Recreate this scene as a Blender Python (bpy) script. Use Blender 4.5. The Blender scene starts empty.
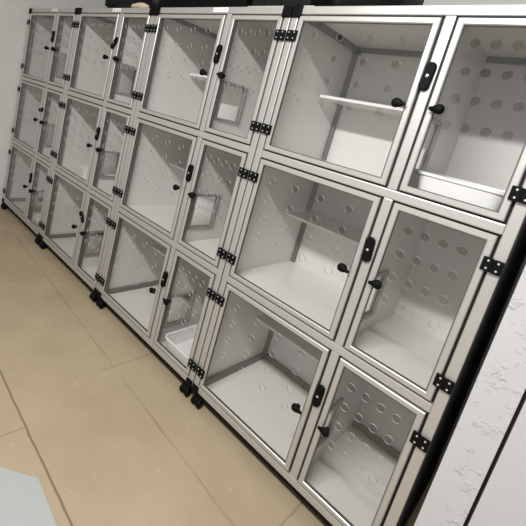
import bpy, bmesh, math, random
from mathutils import Vector, Matrix, noise
random.seed(7)
S = bpy.context.scene
COL = S.collection
ZT = 1.98            # height of the top rails above the floor
H = 0.63             # height of one row of compartments
P = 0.033            # width of an aluminium profile

# ------------------------------------------------------------------ materials
def mat(name, color=(.8, .8, .8), rough=.5, metal=0.0, spec=.5):
    m = bpy.data.materials.new(name); m.use_nodes = True
    b = m.node_tree.nodes['Principled BSDF']
    b.inputs['Base Color'].default_value = (*color, 1)
    b.inputs['Roughness'].default_value = rough
    b.inputs['Metallic'].default_value = metal
    b.inputs['Specular IOR Level'].default_value = spec
    return m

class NT:
    """tiny helper for shader maths"""
    def __init__(s, m):
        s.t = m.node_tree; s.n = s.t.nodes; s.b = s.n['Principled BSDF']
    def node(s, typ, **kw):
        n = s.n.new(typ)
        for k, v in kw.items():
            setattr(n, k, v)
        return n
    def link(s, a, b): s.t.links.new(a, b)
    def m(s, op, a, b=None, c=None):
        n = s.n.new('ShaderNodeMath'); n.operation = op
        for i, v in enumerate((a, b, c)):
            if v is None: continue
            if isinstance(v, (int, float)): n.inputs[i].default_value = v
            else: s.link(v, n.inputs[i])
        return n.outputs[0]
    def noise(s, vec, scale, detail=3, rough=.55):
        n = s.n.new('ShaderNodeTexNoise')
        n.inputs['Scale'].default_value = scale
        n.inputs['Detail'].default_value = detail
        n.inputs['Roughness'].default_value = rough
        s.link(vec, n.inputs['Vector']); return n.outputs['Fac']
    def mix(s, fac, a, b):
        n = s.n.new('ShaderNodeMix'); n.data_type = 'RGBA'
        for sock, v in ((n.inputs[0], fac), (n.inputs[6], a), (n.inputs[7], b)):
            if isinstance(v, tuple): sock.default_value = (*v, 1)
            elif isinstance(v, (int, float)): sock.default_value = v
            else: s.link(v, sock)
        return n.outputs[2]
    def bump(s, h, strength, dist):
        n = s.n.new('ShaderNodeBump')
        n.inputs['Strength'].default_value = strength
        n.inputs['Distance'].default_value = dist
        s.link(h, n.inputs['Height']); s.link(n.outputs[0], s.b.inputs['Normal'])

M = {}
M['alu'] = mat('brushed_aluminium', (.53, .528, .515), .38, .6)
t = NT(M['alu']); tc = t.node('ShaderNodeTexCoord')
mp = t.node('ShaderNodeMapping'); mp.inputs['Scale'].default_value = (3, 3, 3)
t.link(tc.outputs['Object'], mp.inputs[0])
f = t.noise(mp.outputs[0], 20, 4)
t.link(t.m('MULTIPLY_ADD', f, .18, .34), t.b.inputs['Roughness'])
M['shadealu'] = mat('shaded_aluminium', (.14, .14, .135), .55, .3)  # aluminium darkened in colour for the shaded inside of the frame
M['panel'] = mat('white_panel', (.70, .69, .67), .38)
M['floorpanel'] = mat('glossy_white_panel', (.76, .75, .72), .22)
M['gap_shade'] = mat('black_gap_shade', (.012, .012, .013), .7)  # black of the strips added to darken gaps
M['black'] = mat('black_plastic', (.003, .003, .0035), .6, spec=.12)
M['gasket'] = mat('dark_gasket', (.06, .06, .058), .6)
M['screw'] = mat('zinc_screw', (.75, .75, .75), .3, .7)
M['tray'] = mat('white_plastic', (.86, .86, .85), .3)
M['shelf'] = mat('white_acrylic', (.80, .80, .78), .2)
M['winframe'] = mat('grey_window_frame', (.33, .33, .32), .45, .3)
M['sticker'] = mat('white_sticker', (.92, .92, .90), .4)
M['ink'] = mat('grey_ink', (.16, .15, .14), .6)
M['paw'] = mat('brown_ink', (.33, .20, .09), .6)
M['bag'] = mat('black_bin_bag', (.005, .005, .005), .5, spec=.15)
M['crate'] = mat('black_fabric', (.003, .003, .003), .8, spec=.1)
M['darkgrey'] = mat('dark_grey_plastic', (.008, .008, .008), .7, spec=.15)
M['tan'] = mat('tan_cloth', (.55, .46, .33), .8)
M['board'] = mat('light_grey_board', (.39, .40, .405), .7, spec=.2)
M['greyboard'] = mat('grey_board', (.45, .44, .42), .5)
M['blackside'] = mat('black_side_panel', (.006, .006, .007), .6)

# door pane: thin clear acrylic
m = bpy.data.materials.new('clear_acrylic'); m.use_nodes = True
n = m.node_tree.nodes; n.clear(); L = m.node_tree.links.new
out = n.new('ShaderNodeOutputMaterial'); mx = n.new('ShaderNodeMixShader')
tr = n.new('ShaderNodeBsdfTransparent'); tr.inputs[0].default_value = (.985, .985, .985, 1)
gl = n.new('ShaderNodeBsdfGlossy'); gl.inputs['Roughness'].default_value = .06
lw = n.new('ShaderNodeLayerWeight'); lw.inputs['Blend'].default_value = .5      # Schlick reflectance, equal on both faces
pw = n.new('ShaderNodeMath'); pw.operation = 'POWER'; pw.inputs[1].default_value = 5; L(lw.outputs['Facing'], pw.inputs[0])
fr = n.new('ShaderNodeMath'); fr.operation = 'MULTIPLY_ADD'; fr.inputs[1].default_value = .9; fr.inputs[2].default_value = .03; L(pw.outputs[0], fr.inputs[0])
df = n.new('ShaderNodeBsdfDiffuse'); df.inputs[0].default_value = (.85, .85, .85, 1)      # faint white haze imitating the reflected veil on the pane
hz = n.new('ShaderNodeMixShader'); hz.inputs[0].default_value = .012; L(tr.outputs[0], hz.inputs[1]); L(df.outputs[0], hz.inputs[2])
L(fr.outputs[0], mx.inputs[0]); L(hz.outputs[0], mx.inputs[1]); L(gl.outputs[0], mx.inputs[2]); L(mx.outputs[0], out.inputs[0])
M['pane'] = m
M['cutedge'] = mat('frosted_cut_edge', (.42, .42, .41), .35)

# painted floor with irregular seams
m = mat('beige_floor_paint', (.42, .33, .21), .55, spec=.3); M['floor'] = m
t = NT(m); g = t.node('ShaderNodeNewGeometry'); pos = g.outputs['Position']
sx = t.node('ShaderNodeSeparateXYZ'); t.link(pos, sx.inputs[0]); X, Y = sx.outputs[0], sx.outputs[1]
w1 = t.m('MULTIPLY', t.m('SUBTRACT', t.noise(pos, 9, 2), .5), .016)
def seam(expr, w):                        # 1 on the seam, 0 off it
    return t.m('SMOOTH_MIN', 1.0, t.m('MAXIMUM', t.m('SUBTRACT', 1.0, t.m('DIVIDE', t.m('ABSOLUTE', t.m('ADD', expr, w1)), w)), 0.0), .01)
def lin(y0, s, x0):                       # y - (y0 + s (x - x0))
    return t.m('SUBTRACT', Y, t.m('MULTIPLY_ADD', t.m('SUBTRACT', X, x0), s, y0))
sa = seam(lin(-.755, -.03, 2.6), .007)
sb = t.m('MULTIPLY', seam(lin(-.135, -.058, 1.1), .008), t.m('MULTIPLY_ADD', t.noise(pos, 3.5, 1), 1.6, -.25))
sc_ = seam(lin(-1.37, -.02, 2.6), .007)
def cross(x0, lo, hi):
    a = seam(t.m('SUBTRACT', X, x0), .006)
    return t.m('MULTIPLY', a, t.m('MULTIPLY', t.m('GREATER_THAN', Y, lo), t.m('LESS_THAN', Y, hi)))
cr = cross(2.603, -.30, .7)
for a in ((1.52, -.755, -.17), (3.67, -.30, .7), (.45, -.755, -.12), (2.76, -1.37, -.76), (1.62, -.16, .7)):
    cr = t.m('MAXIMUM', cr, cross(*a))
dark = t.m('MAXIMUM', t.m('MULTIPLY', sa, .9), t.m('MAXIMUM', t.m('MULTIPLY', sb, .55), t.m('MAXIMUM', t.m('MULTIPLY', cr, .45), sc_)))
big = t.noise(pos, 2.6, 5, .65); fine = t.noise(pos, 70, 3, .6)
base = t.mix(big, (.31, .245, .16), (.48, .388, .268))
base = t.mix(t.m('MULTIPLY', t.m('GREATER_THAN', fine, .70), .35), base, (.24, .19, .12))
spot = t.noise(pos, 14, 2)
base = t.mix(t.m('MULTIPLY', t.m('GREATER_THAN', spot, .71), .30), base, (.52, .44, .32))
t.link(t.mix(dark, base, (.13, .095, .055)), t.b.inputs['Base Color'])
t.bump(t.m('SUBTRACT', t.m('MULTIPLY', fine, .15), dark), .5, .004)

def wall_mat(name, col, sc, st):
    m = mat(name, col, .7, spec=.25); t = NT(m)
    g = t.node('ShaderNodeNewGeometry')
    a = t.noise(g.outputs['Position'], sc, 5, .6); b = t.noise(g.outputs['Position'], sc * .3, 2)
    k = t.m('MULTIPLY', t.m('MAXIMUM', t.m('SUBTRACT', a, .52), 0), t.m('GREATER_THAN', b, .45))
    t.bump(t.m('ADD', t.m('MULTIPLY', k, 4), t.m('MULTIPLY', a, .25)), st, .006)
    return m
M['wall'] = wall_mat('white_wall_paint', (.66, .655, .64), 22, .12)
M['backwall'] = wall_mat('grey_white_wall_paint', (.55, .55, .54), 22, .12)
M['rough'] = wall_mat('rough_white_wall_paint', (.50, .505, .525), 26, .75)
M['doorpaint'] = wall_mat('smooth_white_paint', (.49, .495, .52), 30, .06)

# ------------------------------------------------------------------ mesh helpers
def box(bm, x0, x1, y0, y1, z0, z1, bev=0):
    v = [bm.verts.new((x, y, z)) for x in (x0, x1) for y in (y0, y1) for z in (z0, z1)]
    fs = [bm.faces.new([v[i] for i in q]) for q in
          ((0, 1, 3, 2), (4, 6, 7, 5), (0, 4, 5, 1), (2, 3, 7, 6), (0, 2, 6, 4), (1, 5, 7, 3))]
    if bev:
        es = list({e for f in fs for e in f.edges})
        bmesh.ops.bevel(bm, geom=es, offset=bev, segments=2, affect='EDGES', profile=.6)

def lathe(bm, c, axis, prof, seg=16, scale=(1, 1)):
    """profile of (distance along axis, radius) turned about an axis through c"""
    a = Vector(axis).normalized()
    u = a.orthogonal().normalized(); w = a.cross(u)
    if abs(a.z) < .5:
        w = Vector((0, 0, 1)); u = w.cross(a).normalized()
    rings = []
    for d, r in prof:
        if r < 1e-6:
            rings.append([bm.verts.new(Vector(c) + a * d)])
        else:
            rings.append([bm.verts.new(Vector(c) + a * d + u * (r * scale[0] * math.cos(2 * math.pi * i / seg)) + w * (r * scale[1] * math.sin(2 * math.pi * i / seg))) for i in range(seg)])
    for A, B in zip(rings, rings[1:]):
        for i in range(seg):
            j = (i + 1) % seg
            q = [A[i % len(A)], A[j % len(A)], B[j % len(B)], B[i % len(B)]]
            q = list(dict.fromkeys(q))
            if len(q) > 2: bm.faces.new(q)
    for R in (rings[0], rings[-1]):
        if len(R) > 2: bm.faces.new(R)

def done(name, bm, material, smooth=False):
    bmesh.ops.recalc_face_normals(bm, faces=bm.faces)
    me = bpy.data.meshes.new(name); bm.to_mesh(me); bm.free()
    me.materials.append(material)
    if smooth:
        for p in me.polygons: p.use_smooth = True
        me.set_sharp_from_angle(angle=math.radians(42))
    return me

def put(name, me, parent=None, loc=(0, 0, 0), rot=(0, 0, 0), label=None):
    o = bpy.data.objects.new(name, me); COL.objects.link(o)
    o.location = loc; o.rotation_euler = rot
    if parent: o.parent = parent
    if label: o['label'] = label
    return o

def boxes(name, lst, material, bev=0):
    bm = bmesh.new()
    for b in lst: box(bm, *b, bev)
    return done(name, bm, material)

def struct(name, lst, material, bev=0):
    o = put(name, boxes(name, lst, material, bev)); o['kind'] = 'structure'; return o

def thing(name, label, cat, loc=(0, 0, 0), group=None, me=None, rot=(0, 0, 0)):
    o = put(name, me, None, loc, rot); o['label'] = label; o['category'] = cat
    if group: o['group'] = group
    return o

def sheet(plane, w0, w1, u0, u1, v0, v1, holes=(), window=None):
    """a rigid sheet in the plane 'x' (u=y, v=z), 'y' (u=x, v=z) or 'z' (u=x, v=y) with round holes cut through"""
    bm = bmesh.new()
    mk = {'x': lambda u, v, w: (w, u, v), 'y': lambda u, v, w: (u, w, v), 'z': lambda u, v, w: (u, v, w)}[plane]
    us, vs = {u0, u1}, {v0, v1}; sq = []
    for (u, v, r) in holes:
        k = r * 1.2
        if u - k <= u0 or u + k >= u1 or v - k <= v0 or v + k >= v1: continue
        sq.append((u - k, u + k, v - k, v + k, u, v, r)); us |= {u - k, u + k}; vs |= {v - k, v + k}
    if window: us |= set(window[:2]); vs |= set(window[2:])
    us = sorted(us); vs = sorted(vs)
    N = 24
    for w in (w0, w1):
        for a, b in zip(us, us[1:]):
            for c, d in zip(vs, vs[1:]):
                if b - a < 1e-6 or d - c < 1e-6: continue
                cu, cv = (a + b) / 2, (c + d) / 2
                if window and window[0] < cu < window[1] and window[2] < cv < window[3]: continue
                if any(s[0] < cu < s[1] and s[2] < cv < s[3] for s in sq): continue
                bm.faces.new([bm.verts.new(mk(*p, w)) for p in ((a, c), (b, c), (b, d), (a, d))])
        for s in sq:
            ci, so = [], []
            for i in range(N):
                t_ = 2 * math.pi * i / N; x, y = math.cos(t_), math.sin(t_); k = max(abs(x), abs(y))
                ci.append(bm.verts.new(mk(s[4] + s[6] * x, s[5] + s[6] * y, w)))
                so.append(bm.verts.new(mk(s[4] + (s[1] - s[4]) * x / k, s[5] + (s[3] - s[5]) * y / k, w)))
            for i in range(N):
                j = (i + 1) % N; bm.faces.new([so[i], so[j], ci[j], ci[i]])
    for s in sq:
        A = [[bm.verts.new(mk(s[4] + s[6] * math.cos(2 * math.pi * i / N), s[5] + s[6] * math.sin(2 * math.pi * i / N), w)) for i in range(N)] for w in (w0, w1)]
        for i in range(N):
            j = (i + 1) % N; bm.faces.new([A[0][i], A[0][j], A[1][j], A[1][i]]).material_index = 1
    def rim(a, b, c, d):
        for p, q in (((a, c), (b, c)), ((b, c), (b, d)), ((b, d), (a, d)), ((a, d), (a, c))):
            bm.faces.new([bm.verts.new(mk(*p, w0)), bm.verts.new(mk(*q, w0)), bm.verts.new(mk(*q, w1)), bm.verts.new(mk(*p, w1))])
    rim(u0, u1, v0, v1)
    if window: rim(*window)
    bmesh.ops.remove_doubles(bm, verts=bm.verts, dist=1e-5)
    return bm

# ------------------------------------------------------------------ the setting
FX0, FX1, FY0 = -.03, 6.2, -5.0
struct('floor', [(FX0 - .1, FX1, FY0, 1.2, -.05, 0)], M['floor'])
struct('wall_left', [(FX0 - .12, FX0, FY0, 1.2, 0, 2.95)], M['wall'])
struct('wall_back', [(FX0, 4.05, .95, 1.07, 0, 2.95)], M['backwall'])
struct('wall_right', [(4.033, 4.139, -.02, 1.07, 0, 2.95), (4.139, 4.30, .035, 1.07, 0, 2.95), (4.30, FX1, .035, 1.07, 2.30, 2.95)], M['rough'], .003)
struct('door_1', [(4.1485, 5.05, -.018, .03, .01, 2.06)], M['doorpaint'], .002)
struct('shade_strip_1', [(4.1392, 4.1483, .008, .03, .01, 2.06)], M['gap_shade'])  # black strip added inside the door gap to imitate its shade
struct('ceiling', [(FX0 - .12, FX1, FY0, 1.2, 2.95, 3.05)], M['wall'])

# ------------------------------------------------------------------ cage parts (shared meshes, unit-local coordinates, z = 0 at the floor)
W = .9935
XM0, XM1 = .604, .637                 # the post between the two columns of doors
def zr(r): return ZT - r * H          # centre of rail r
HP = P / 2
DEPTH = .632
me_post = [boxes('post', [(x, x + P, 0, P, zr(3) - HP, zr(0) + HP)], M['alu'], .004) for x in (0, W - P)]
me_mid = [boxes('post', [(XM0, XM1, .001, P, zr(r + 1) + HP, zr(r) - HP)], M['alu'], .004) for r in range(3)]
me_rail = [boxes('rail', [(P, W - P, 0, P, zr(r) - HP, zr(r) + HP)], M['alu'], .004) for r in range(4)]
me_rear = [boxes('rear_post', [(x, x + P, DEPTH - P, DEPTH, zr(3) - HP, zr(0) + HP)], M['shadealu'], .003) for x in (0, W - P)]
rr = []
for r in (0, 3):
    rr.append(boxes('rear_rail', [(P, W - P, DEPTH - P, DEPTH, zr(r) - HP, zr(r) + HP)], M['shadealu'], .003))
me_inner = [boxes('inner_post', [(x, x + P, P, .056, zr(3) + HP, zr(0) - HP)], M['shadealu'], .002) for x in (0, W - P)]  # added behind the front posts, interior shade put into their colour
me_inner += [boxes('inner_post', [(XM0, XM1, P, .056, zr(r + 1) + HP, zr(r) - HP)], M['shadealu'], .002) for r in range(3)]
me_base_shade = boxes('base_shade', [(.001, W - .001, .004, DEPTH, zr(3) - HP - .019, zr(3) - HP - .0005)], M['black'])  # black sheet added below the bottom rail to imitate the dark gap
me_rcap = [boxes('corner_cap', [(x, x + .045, DEPTH - .046, DEPTH + .001, z - .026, z + (.018 if z < 1 else .008))], M['black'], .002) for x in (.001, W - .046) for z in (zr(3), zr(0))]
me_srail = [boxes('side_rail', [(x, x + P, .057, DEPTH - P, zr(r) - HP, zr(r) + HP)], M['shadealu'], .003) for r in (0, 3) for x in (0, W - P)]

def door_mesh(x0, x1, z0, z1, w=.021):
    bm = bmesh.new()
    y0, y1 = -.004, .014
    O = [(x0, z0), (x1, z0), (x1, z1), (x0, z1)]; I = [(x0 + w, z0 + w), (x1 - w, z0 + w), (x1 - w, z1 - w), (x0 + w, z1 - w)]
    b = .003
    O2 = [(x0 + b, z0 + b), (x1 - b, z0 + b), (x1 - b, z1 - b), (x0 + b, z1 - b)]
    I2 = [(x0 + w - b, z0 + w - b), (x1 - w + b, z0 + w - b), (x1 - w + b, z1 - w + b), (x0 + w - b, z1 - w + b)]
    loops = [(O, y1), (O, y0 + b), (O2, y0), (I2, y0), (I, y0 + b), (I, y1)]
    V = [[bm.verts.new((p[0], y, p[1])) for p in lp] for lp, y in loops]
    for A, B in zip(V, V[1:] + V[:1]):
        for i in range(4):
            j = (i + 1) % 4; bm.faces.new([A[i], A[j], B[j], B[i]])
    return done('door', bm, M['alu'])
def gap_shade_mesh(x0, x1, z0, z1):  # black ring added behind the door edge so the gap looks dark
    w = .016
    return boxes('door_gap_shade', [(x0, x0 + w, .016, .026, z0, z1), (x1 - w, x1, .016, .026, z0, z1), (x0 + w, x1 - w, .016, .026, z0, z0 + w), (x0 + w, x1 - w, .016, .026, z1 - w, z1)], M['gap_shade'])
GAP = .0085
def opening(col, r):
    a, b = ((P, XM0) if col == 0 else (XM1, W - P))
    return a, b, zr(r + 1) + HP, zr(r) - HP
me_door, me_pane, me_gap_shade, me_gask = {}, {}, {}, {}
for col in (0, 1):
    for r in range(3):
        a, b, c, d = opening(col, r)
        me_door[col, r] = door_mesh(a + GAP, b - GAP, c + .007, d - .007)
        hx = [.129 + .1217 * i for i in range(4)] if col == 0 else [.715 + .0557 * i for i in range(4)]
        me_pane[col, r] = done('pane', sheet('y', .002, .0075, a + GAP + .018, b - GAP - .018, c + .0235, d - .0235,
                               [(x, zr(r) - (.100 + .003 * r) - .0868 * i, .0150) for x in hx for i in range(4)]), M['pane'])
        me_pane[col, r].materials.append(M['cutedge'])
        e = (a + GAP + .0205, b - GAP - .0205, c + .0275, d - .0275); g_ = .003
        me_gask[col, r] = boxes('gasket', [(e[0], e[0] + g_, -.001, .010, e[2], e[3]), (e[1] - g_, e[1], -.001, .010, e[2], e[3]),
                                           (e[0] + g_, e[1] - g_, -.001, .010, e[2], e[2] + g_), (e[0] + g_, e[1] - g_, -.001, .010, e[3] - g_, e[3])], M['gasket'])
        me_gap_shade[col, r] = gap_shade_mesh(a - .002, b + .002, c - .002, d + .002)

# hinge: two black leaves, knuckle and screws
def hinge_mesh():
    bm = bmesh.new()
    box(bm, -.0275, -.0015, -.012, -.0035, -.022, .022, .0025)
    box(bm, .0015, .0265, -.012, -.0035, -.023, .021, .0025)
    lathe(bm, (0, -.010, -.021), (0, 0, 1), [(0, 0), (0, .0042), (.041, .0042), (.041, 0)], 10)
    return done('hinge', bm, M['black'])
def screws_mesh():
    bm = bmesh.new()
    for x in (-.013, .013):
        for z in (-.012, .012):
            lathe(bm, (x, -.0118, z), (0, -1, 0), [(0, .0035), (.0018, .003), (.0024, 0)], 10)
    return done('screw', bm, M['screw'], True)
me_hinge, me_screw = hinge_mesh(), screws_mesh()
def knob_mesh(sgn):
    """teardrop turn handle, thin end against the door stile"""
    bm = bmesh.new()
    lathe(bm, (0, .003, 0), (0, -1, 0), [(0, .010), (.010, .008), (.022, .007), (.024, 0)], 14)
    lathe(bm, (sgn * .030, -.020, 0), (-sgn, 0, 0), [(0, 0), (.001, .006), (.010, .008), (.020, .014), (.030, .0175), (.040, .0155), (.046, .009), (.048, 0)], 14, (.8, 1))
    return done('knob', bm, M['black'], True)
me_knob = {0: knob_mesh(1), 1: knob_mesh(-1)}
def latch_mesh():
    bm = bmesh.new(); N = 12; h = .031; r = .0165
    ol = [(r * math.cos(math.pi * i / N), h + r * math.sin(math.pi * i / N)) for i in range(N + 1)] + [(-r * math.cos(math.pi * i / N), -h - r * math.sin(math.pi * i / N)) for i in range(N + 1)]
    rings = [[bm.verts.new((x * s, y, z * (1 - (1 - s) * .35))) for x, z in ol] for s, y in ((1, 0), (1, -.010), (.82, -.014))]
    for A, B in zip(rings, rings[1:]):
        for i in range(len(A)):
            j = (i + 1) % len(A); bm.faces.new([A[i], A[j], B[j], B[i]])
    bm.faces.new(rings[0]); bm.faces.new(rings[-1])
    return done('latch', bm, M['black'])
me_latch = latch_mesh()
bm = bmesh.new(); lathe(bm, (0, -.0135, 0), (0, -1, 0), [(0, .005), (.002, .0045), (.003, 0)], 12)
me_lscrew = done('screw', bm, M['screw'], True)
me_cap = {}
for s, x in ((0, -.0005), (1, W - .0465)):
    bm = bmesh.new()
    box(bm, x, x + .047, -.009, .040, ZT - .031, ZT + .0185, .004)
    box(bm, x + .008, x + .039, -.0105, -.006, ZT - .024, ZT + .011, .002)
    me_cap[s] = done('corner_cap', bm, M['black'])

def caster_mesh(x, dx):
    bm = bmesh.new()
    b = zr(3) - HP
    box(bm, x - .021, x + .021, -.008, .036, b - .014, b + .030, .003)         # foot bracket over the post end
    lathe(bm, (x + dx * .4, .014, b - .036), (0, 0, 1), [(0, 0), (0, .011), (.024, .011), (.024, 0)], 12)
    box(bm, x + dx - .010, x + dx + .010, -.012, .034, .028, b - .010, .003)     # fork
    lathe(bm, (x + dx, .012, .034), (1, 0, 0), [(-.021, .020), (-.010, .031), (.010, .031), (.021, .020)], 18)
    return done('caster', bm, M['black'])
def wheel_mesh(x, dx):
    bm = bmesh.new()
    for q in (-1, 1):
        lathe(bm, (x + dx + q * .017, .006, .0285), (q, .25, 0), [(-.008, 0), (-.008, .022), (-.006, .027), (.006, .027), (.009, .022), (.010, 0)], 20)
    return done('wheel', bm, M['black'])
def strip_holes(us, vs, r): return [(u, v, r) for u in us for v in vs]

me_back = boxes('back_panel', [(.006, W - .006, .618, .622, zr(3) - .012, zr(0) + .012)], M['panel'])
def floor_z(r): return zr(r + 1) + .013 if r < 2 else zr(3) - .013
me_floor = [boxes('floor_panel', [(.006, W - .006, P - .01 if r == 2 else P, .618, floor_z(r) - .004, floor_z(r))], M['floorpanel']) for r in range(3)]
me_top = boxes('top_panel', [(.006, W - .006, P, DEPTH - .01, ZT + .009, ZT + .013)], M['panel'])
WIN = (.083, .257)
me_div, me_wf = [], []
for r in range(3):
    z1, z0 = zr(r) - .345, zr(r) - .525
    me_div.append(done('divider_panel', sheet('x', .618, .622, .057, .617, floor_z(r) + .001, zr(r) + (-.004 if r else .009), (), (WIN[0], WIN[1], z0, z1)), M['panel']))
    bm = bmesh.new(); a, b = WIN; w = .016
    for q in ((a - w, a, z0 - w, z1 + w), (b, b + w, z0 - w, z1 + w), (a, b, z0 - w, z0), (a, b, z1, z1 + w)):
        box(bm, .608, .632, *q, .002)
    me_wf.append(done('window_frame', bm, M['winframe']))
me_shelf = boxes('shelf', [(P, .617, .352, .617, -.008, .006)], M['shelf'], .002)

# white stickers with tiny print on the top rail
def sticker_mesh():
    bm = bmesh.new(); box(bm, -.052, .052, -.0014, .0006, -.0105, .0105); return done('sticker', bm, M['sticker'])
def letters_mesh():
    bm = bmesh.new(); rd = random.Random(3); x = -.030
    while x < .044:
        w = rd.choice((.0016, .0028, .0032)); h = rd.choice((.0032, .0032, .0048))
        box(bm, x, x + w * .8, -.0018, -.0013, -.0026, -.0026 + h); x += w + .0009
    return done('lettering', bm, M['ink'])
def paw_mesh():
    bm = bmesh.new()
    for dx, dz, r in ((-.041, -.002, .0032), (-.046, .002, .0016), (-.042, .005, .0017), (-.038, .0045, .0016)):
        lathe(bm, (dx, -.0012, dz), (0, -1, 0), [(0, r), (.0008, r), (.0008, 0)], 10)
    return done('logo', bm, M['paw'])
me_sticker, me_letters, me_paw = sticker_mesh(), letters_mesh(), paw_mesh()

me_side = [boxes('side_panel', [(x, x + .004, .057, DEPTH - .012, zr(3) + .004, zr(0) + .008)], M['panel']) for x in (.005, W - .009)]

LATCH_ROT = {(0, 0): 4, (0, 1): 78, (0, 2): 0, (1, 0): 40, (1, 1): 6, (1, 2): -48, (2, 0): 5, (2, 1): 0, (2, 2): 3, (3, 0): 3, (3, 1): -4, (3, 2): 0}
UNIT_LABEL = [
    'aluminium six-compartment cage unit standing against the left wall, farthest from the camera',
    'aluminium six-compartment cage unit with a white tray in its middle row wide compartment',
    'aluminium six-compartment cage unit with a white tray in its bottom narrow compartment right of centre',
    'aluminium six-compartment cage unit nearest the camera, black right side, beside the rough white wall']
for k in range(4):
    u = thing('cage_unit', UNIT_LABEL[k], 'animal cage', (k - .004, 0, 0), 'row of aluminium cage units')
    for me in me_post + me_mid: put('post', me, u)
    for me in me_rail: put('rail', me, u)
    for me in me_rear: put('rear_post', me, u)
    for me in rr: put('rear_rail', me, u)
    for me in me_srail: put('side_rail', me, u)
    for me in me_side: put('side_panel', me, u)
    for me in me_inner: put('inner_post', me, u)
    for me in me_rcap: put('corner_cap', me, u, label='black corner cap inside')
    if k == 3:
        put('outer_panel', boxes('outer_panel', [(W, W + .004, .012, DEPTH + .004, zr(3) - HP, zr(0) + HP)], M['blackside']), u, label='black outer side panel')
    put('back_panel', me_back, u); put('top_panel', me_top, u)
    for r in range(3):
        put('floor_panel', me_floor[r], u)
        d = put('divider_panel', me_div[r], u); put('window_frame', me_wf[r], d, label='grey pass-through window frame')
        put('shelf', me_shelf, u, (0, 0, zr(r) - .297))
        for col in (0, 1):
            a, b, c, dd = opening(col, r)
            dr = put('door', me_door[col, r], u)
            put('pane', me_pane[col, r], dr, label='clear acrylic pane')
            put('gasket', me_gask[col, r], dr, label='dark pane gasket')
            put('gap_shade', me_gap_shade[col, r], dr, label='black strip added to darken the door gap')
            hx = .029 if col == 0 else (W - .026)
            for z in (-.107 - .005 * r, -.518 - .006 * r):
                h = put('hinge', me_hinge, dr, (hx, 0, zr(r) + z), label='black hinge')
                if k > 1 or True:
                    put('screw', me_screw, dr, h.location, label='silver hinge screws')
            kx = .550 if col == 0 else .685
            put('knob', me_knob[col], dr, (kx, -.001, zr(r) - .318), (0, math.radians(random.uniform(-12, 12)), 0), label='black turn handle')
        lt = put('latch', me_latch, u, (XM0 + HP - .006, 0, zr(r) - .216), (0, math.radians(LATCH_ROT[k, r]), 0), label='black oval swivel latch')
        put('screw', me_lscrew, lt)
    put('base_shade', me_base_shade, u, label='black sheet added as the dark gap under the unit')
    for s in (0, 1): put('corner_cap', me_cap[s], u, label='black corner cap')
    for x, dx in ((.022, .030), (W - .022, -.012)):
        c = put('caster', caster_mesh(x, dx), u, label='black swivel caster'); put('wheel', wheel_mesh(x, dx), c)
    for x, dx in ((.022, .010), (W - .022, -.010)):
        c = put('caster', caster_mesh(x, dx), u, (0, DEPTH - .040, 0), label='black swivel caster'); put('wheel', wheel_mesh(x, dx), c)
    st = put('sticker', me_sticker, u, (.555 if k < 3 else .530, -.0005, ZT + .002), label='white printed sticker')
    put('lettering', me_letters, st); put('logo', me_paw, st)

# ------------------------------------------------------------------ litter trays
def tray_mesh(w, d, h):
    bm = bmesh.new(); N = 5
    def loop(x, y, z, rad):
        pts = []
        for cx, cy, a0 in ((x - rad, y - rad, 0), (-x + rad, y - rad, 90), (-x + rad, -y + rad, 180), (x - rad, -y + rad, 270)):
            for i in range(N + 1):
                a = math.radians(a0 + 90 * i / N); pts.append(bm.verts.new((cx + rad * math.cos(a), cy + rad * math.sin(a), z)))
        return pts
    x, y = w / 2, d / 2; s = .020
    Ls = [loop(x - s, y - s, 0, .03), loop(x - .006, y - .006, h - .012, .036), loop(x, y, h - .010, .04), loop(x, y, h - .002, .04), loop(x - .004, y - .004, h, .038),
          loop(x - .010, y - .010, h - .003, .034), loop(x - s - .004, y - s - .004, .006, .028)]
    for A, B in zip(Ls, Ls[1:]):
        for i in range(len(A)):
            j = (i + 1) % len(A); bm.faces.new([A[i], A[j], B[j], B[i]])
    bm.faces.new(Ls[0]); bm.faces.new(Ls[-1])
    return done('litter_tray', bm, M['tray'], True)
me_tr = tray_mesh(.275, .40, .092)
def ztop(r): return floor_z(r) + .0005
for x, y, r, lab in ((3.792, .255, 0, 'white litter tray in the top right compartment, nearest the camera'),
                     (2.800, .235, 2, 'white litter tray in the bottom narrow compartment of the second unit from the right'),
                     (.800, .235, 2, 'white litter tray in the bottom narrow compartment of the far left unit'),
                     (1.425, .28, 1, 'white litter tray in a middle row wide compartment of the second unit from the left')):
    thing('litter_tray', lab, 'litter tray', (x, y, ztop(r)), 'white litter trays', me_tr)

# ------------------------------------------------------------------ things lying on top of the units
def lumpy(name, w, d, h, material, seed, amp=.03):
    bm = bmesh.new()
    bmesh.ops.create_icosphere(bm, subdivisions=4, radius=1)
    for v in bm.verts:
        p = v.co.copy()
        q = Vector([math.copysign(abs(c) ** .55, c) for c in p])
        n_ = noise.noise(p * 2.3 + Vector((seed, 0, 0))) + .5 * noise.noise(p * 6 + Vector((seed, 3, 0)))
        v.co = Vector((q.x * w / 2, q.y * d / 2, max(q.z * h / 2, -h / 2 + .002) + h / 2)) + Vector((n_ * amp, n_ * amp, 0 if q.z < -.6 else n_ * amp))
        v.co.z = max(v.co.z, 0)
    return done(name, bm, material, True)
TOPZ = ZT + .019
thing('bin_bag', 'crumpled black plastic bag lying on top of the second unit from the left', 'bag', (1.45, .30, TOPZ), None, lumpy('bin_bag', .66, .40, .20, M['bag'], 1.7))
bm = bmesh.new()
bmesh.ops.create_icosphere(bm, subdivisions=3, radius=1)
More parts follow.
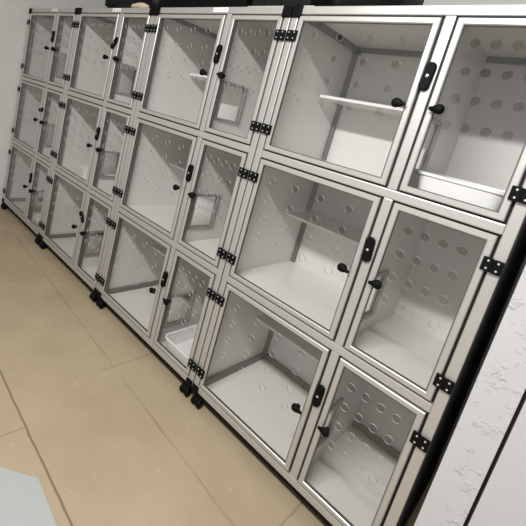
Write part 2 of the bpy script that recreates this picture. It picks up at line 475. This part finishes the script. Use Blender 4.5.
for v in bm.verts:
    p = v.co; a = .01 * noise.noise(p * 2)
    v.co = Vector((p.x * .095 + a, p.y * .03, p.z * .022 + .02 * p.x * 0 + a))
    v.co.z = max(v.co.z, -.021)
thing('cloth_roll', 'small tan cloth bundle in front of the black bag on top of the cages', 'cloth', (1.735, .055, TOPZ + .022), None, done('cloth_roll', bm, M['tan'], True))
def crate(name, w, d, h, material):
    bm = bmesh.new()
    box(bm, -w / 2, w / 2, -d / 2, d / 2, 0, h * .86, .01)
    box(bm, -w / 2 - .008, w / 2 + .008, -d / 2 - .008, d / 2 + .008, h * .86, h, .006)
    for x in (-w * .3, 0, w * .3): box(bm, x - .012, x + .012, -d / 2 - .006, -d / 2 + .002, .01, h * .84, .002)
    return done(name, bm, material)
thing('storage_box', 'long black fabric box lying on top of the third unit from the left', 'box', (2.265, .26, TOPZ), None, crate('storage_box', .74, .36, .24, M['crate']))
thing('storage_box', 'dark grey plastic box on top of the cages just left of the double post', 'box', (2.835, .27, TOPZ + .022), None, crate('storage_box', .34, .36, .20, M['darkgrey']))
thing('board', 'flat grey board under the dark grey box on top of the cages', 'board', (2.86, .26, TOPZ), None, boxes('board', [(-.19, .19, -.2, .2, 0, .021)], M['greyboard'], .002))
thing('bin_bag', 'black plastic bag on top of the unit nearest the camera', 'bag', (3.215, .28, TOPZ), None, lumpy('bin_bag', .31, .40, .20, M['bag'], 5.1, .015))

# ------------------------------------------------------------------ board on the floor at the lower left
bm = bmesh.new()
A = Vector((3.012, -.808)); d1 = Vector((-.755, -.656)); d2 = Vector((.998, -.063))
pl = [A, A + d2 * .55, A + d2 * .55 + Vector((-.05, -.75)), A + d1 * .45 + Vector((.0, -.45)), A + d1 * .45]
lo = [bm.verts.new((p.x, p.y, .0005)) for p in pl]; hi = [bm.verts.new((p.x, p.y, .006)) for p in pl]
bm.faces.new(lo); bm.faces.new(hi)
for i in range(5):
    j = (i + 1) % 5; bm.faces.new([lo[i], lo[j], hi[j], hi[i]])
thing('floor_board', 'flat light grey board lying on the beige floor in the foreground', 'board', (0, 0, 0), None, done('floor_board', bm, M['board']))

# ------------------------------------------------------------------ light
def area(name, loc, sx_, sy_, power, aim, col=(1, 1, 1)):
    l = bpy.data.lights.new(name, 'AREA'); l.shape = 'RECTANGLE'; l.size = sx_; l.size_y = sy_; l.energy = power; l.color = col
    o = bpy.data.objects.new(name, l); COL.objects.link(o); o.location = loc
    d = Vector(aim) - Vector(loc); o.rotation_euler = d.to_track_quat('-Z', 'Y').to_euler(); return o
area('ceiling_lamp', (3.55, -2.05, 2.86), 1.2, .10, 105, (3.3, -.6, 0), (1, .985, .96))
w = bpy.data.worlds.new('room'); S.world = w; w.use_nodes = True
w.node_tree.nodes['Background'].inputs[0].default_value = (1, .98, .96, 1)
w.node_tree.nodes['Background'].inputs[1].default_value = .7

# ------------------------------------------------------------------ camera
cam = bpy.data.cameras.new('camera'); co = bpy.data.objects.new('camera', cam); COL.objects.link(co)
Rm = [[0.6735588701122424, 0.7011900029083451, 0.2337755939239901], [0.30039338807227356, 0.02929439866349648, -0.953365433928357], [-0.6753386268351455, 0.7123723871882872, -0.19090133859164293]]
r_, d_, f_ = [Vector(v) for v in Rm]
mw = Matrix((r_, -d_, -f_)).transposed().to_4x4(); mw.translation = Vector((4.09604533, -1.46577464, ZT - .49057505))
co.matrix_world = mw
cam.sensor_width = 36; cam.sensor_fit = 'HORIZONTAL'; cam.lens = 392.24058 / 526 * 36
cam.shift_x = (263 - 200.72678) / 526; cam.shift_y = -(263 - 185.08047) / 526
cam.clip_start = .02
S.camera = co
S.view_settings.view_transform = 'Standard'; S.view_settings.look = 'None'; S.view_settings.gamma = 1; S.view_settings.use_curve_mapping = False
S.view_settings.exposure = 0
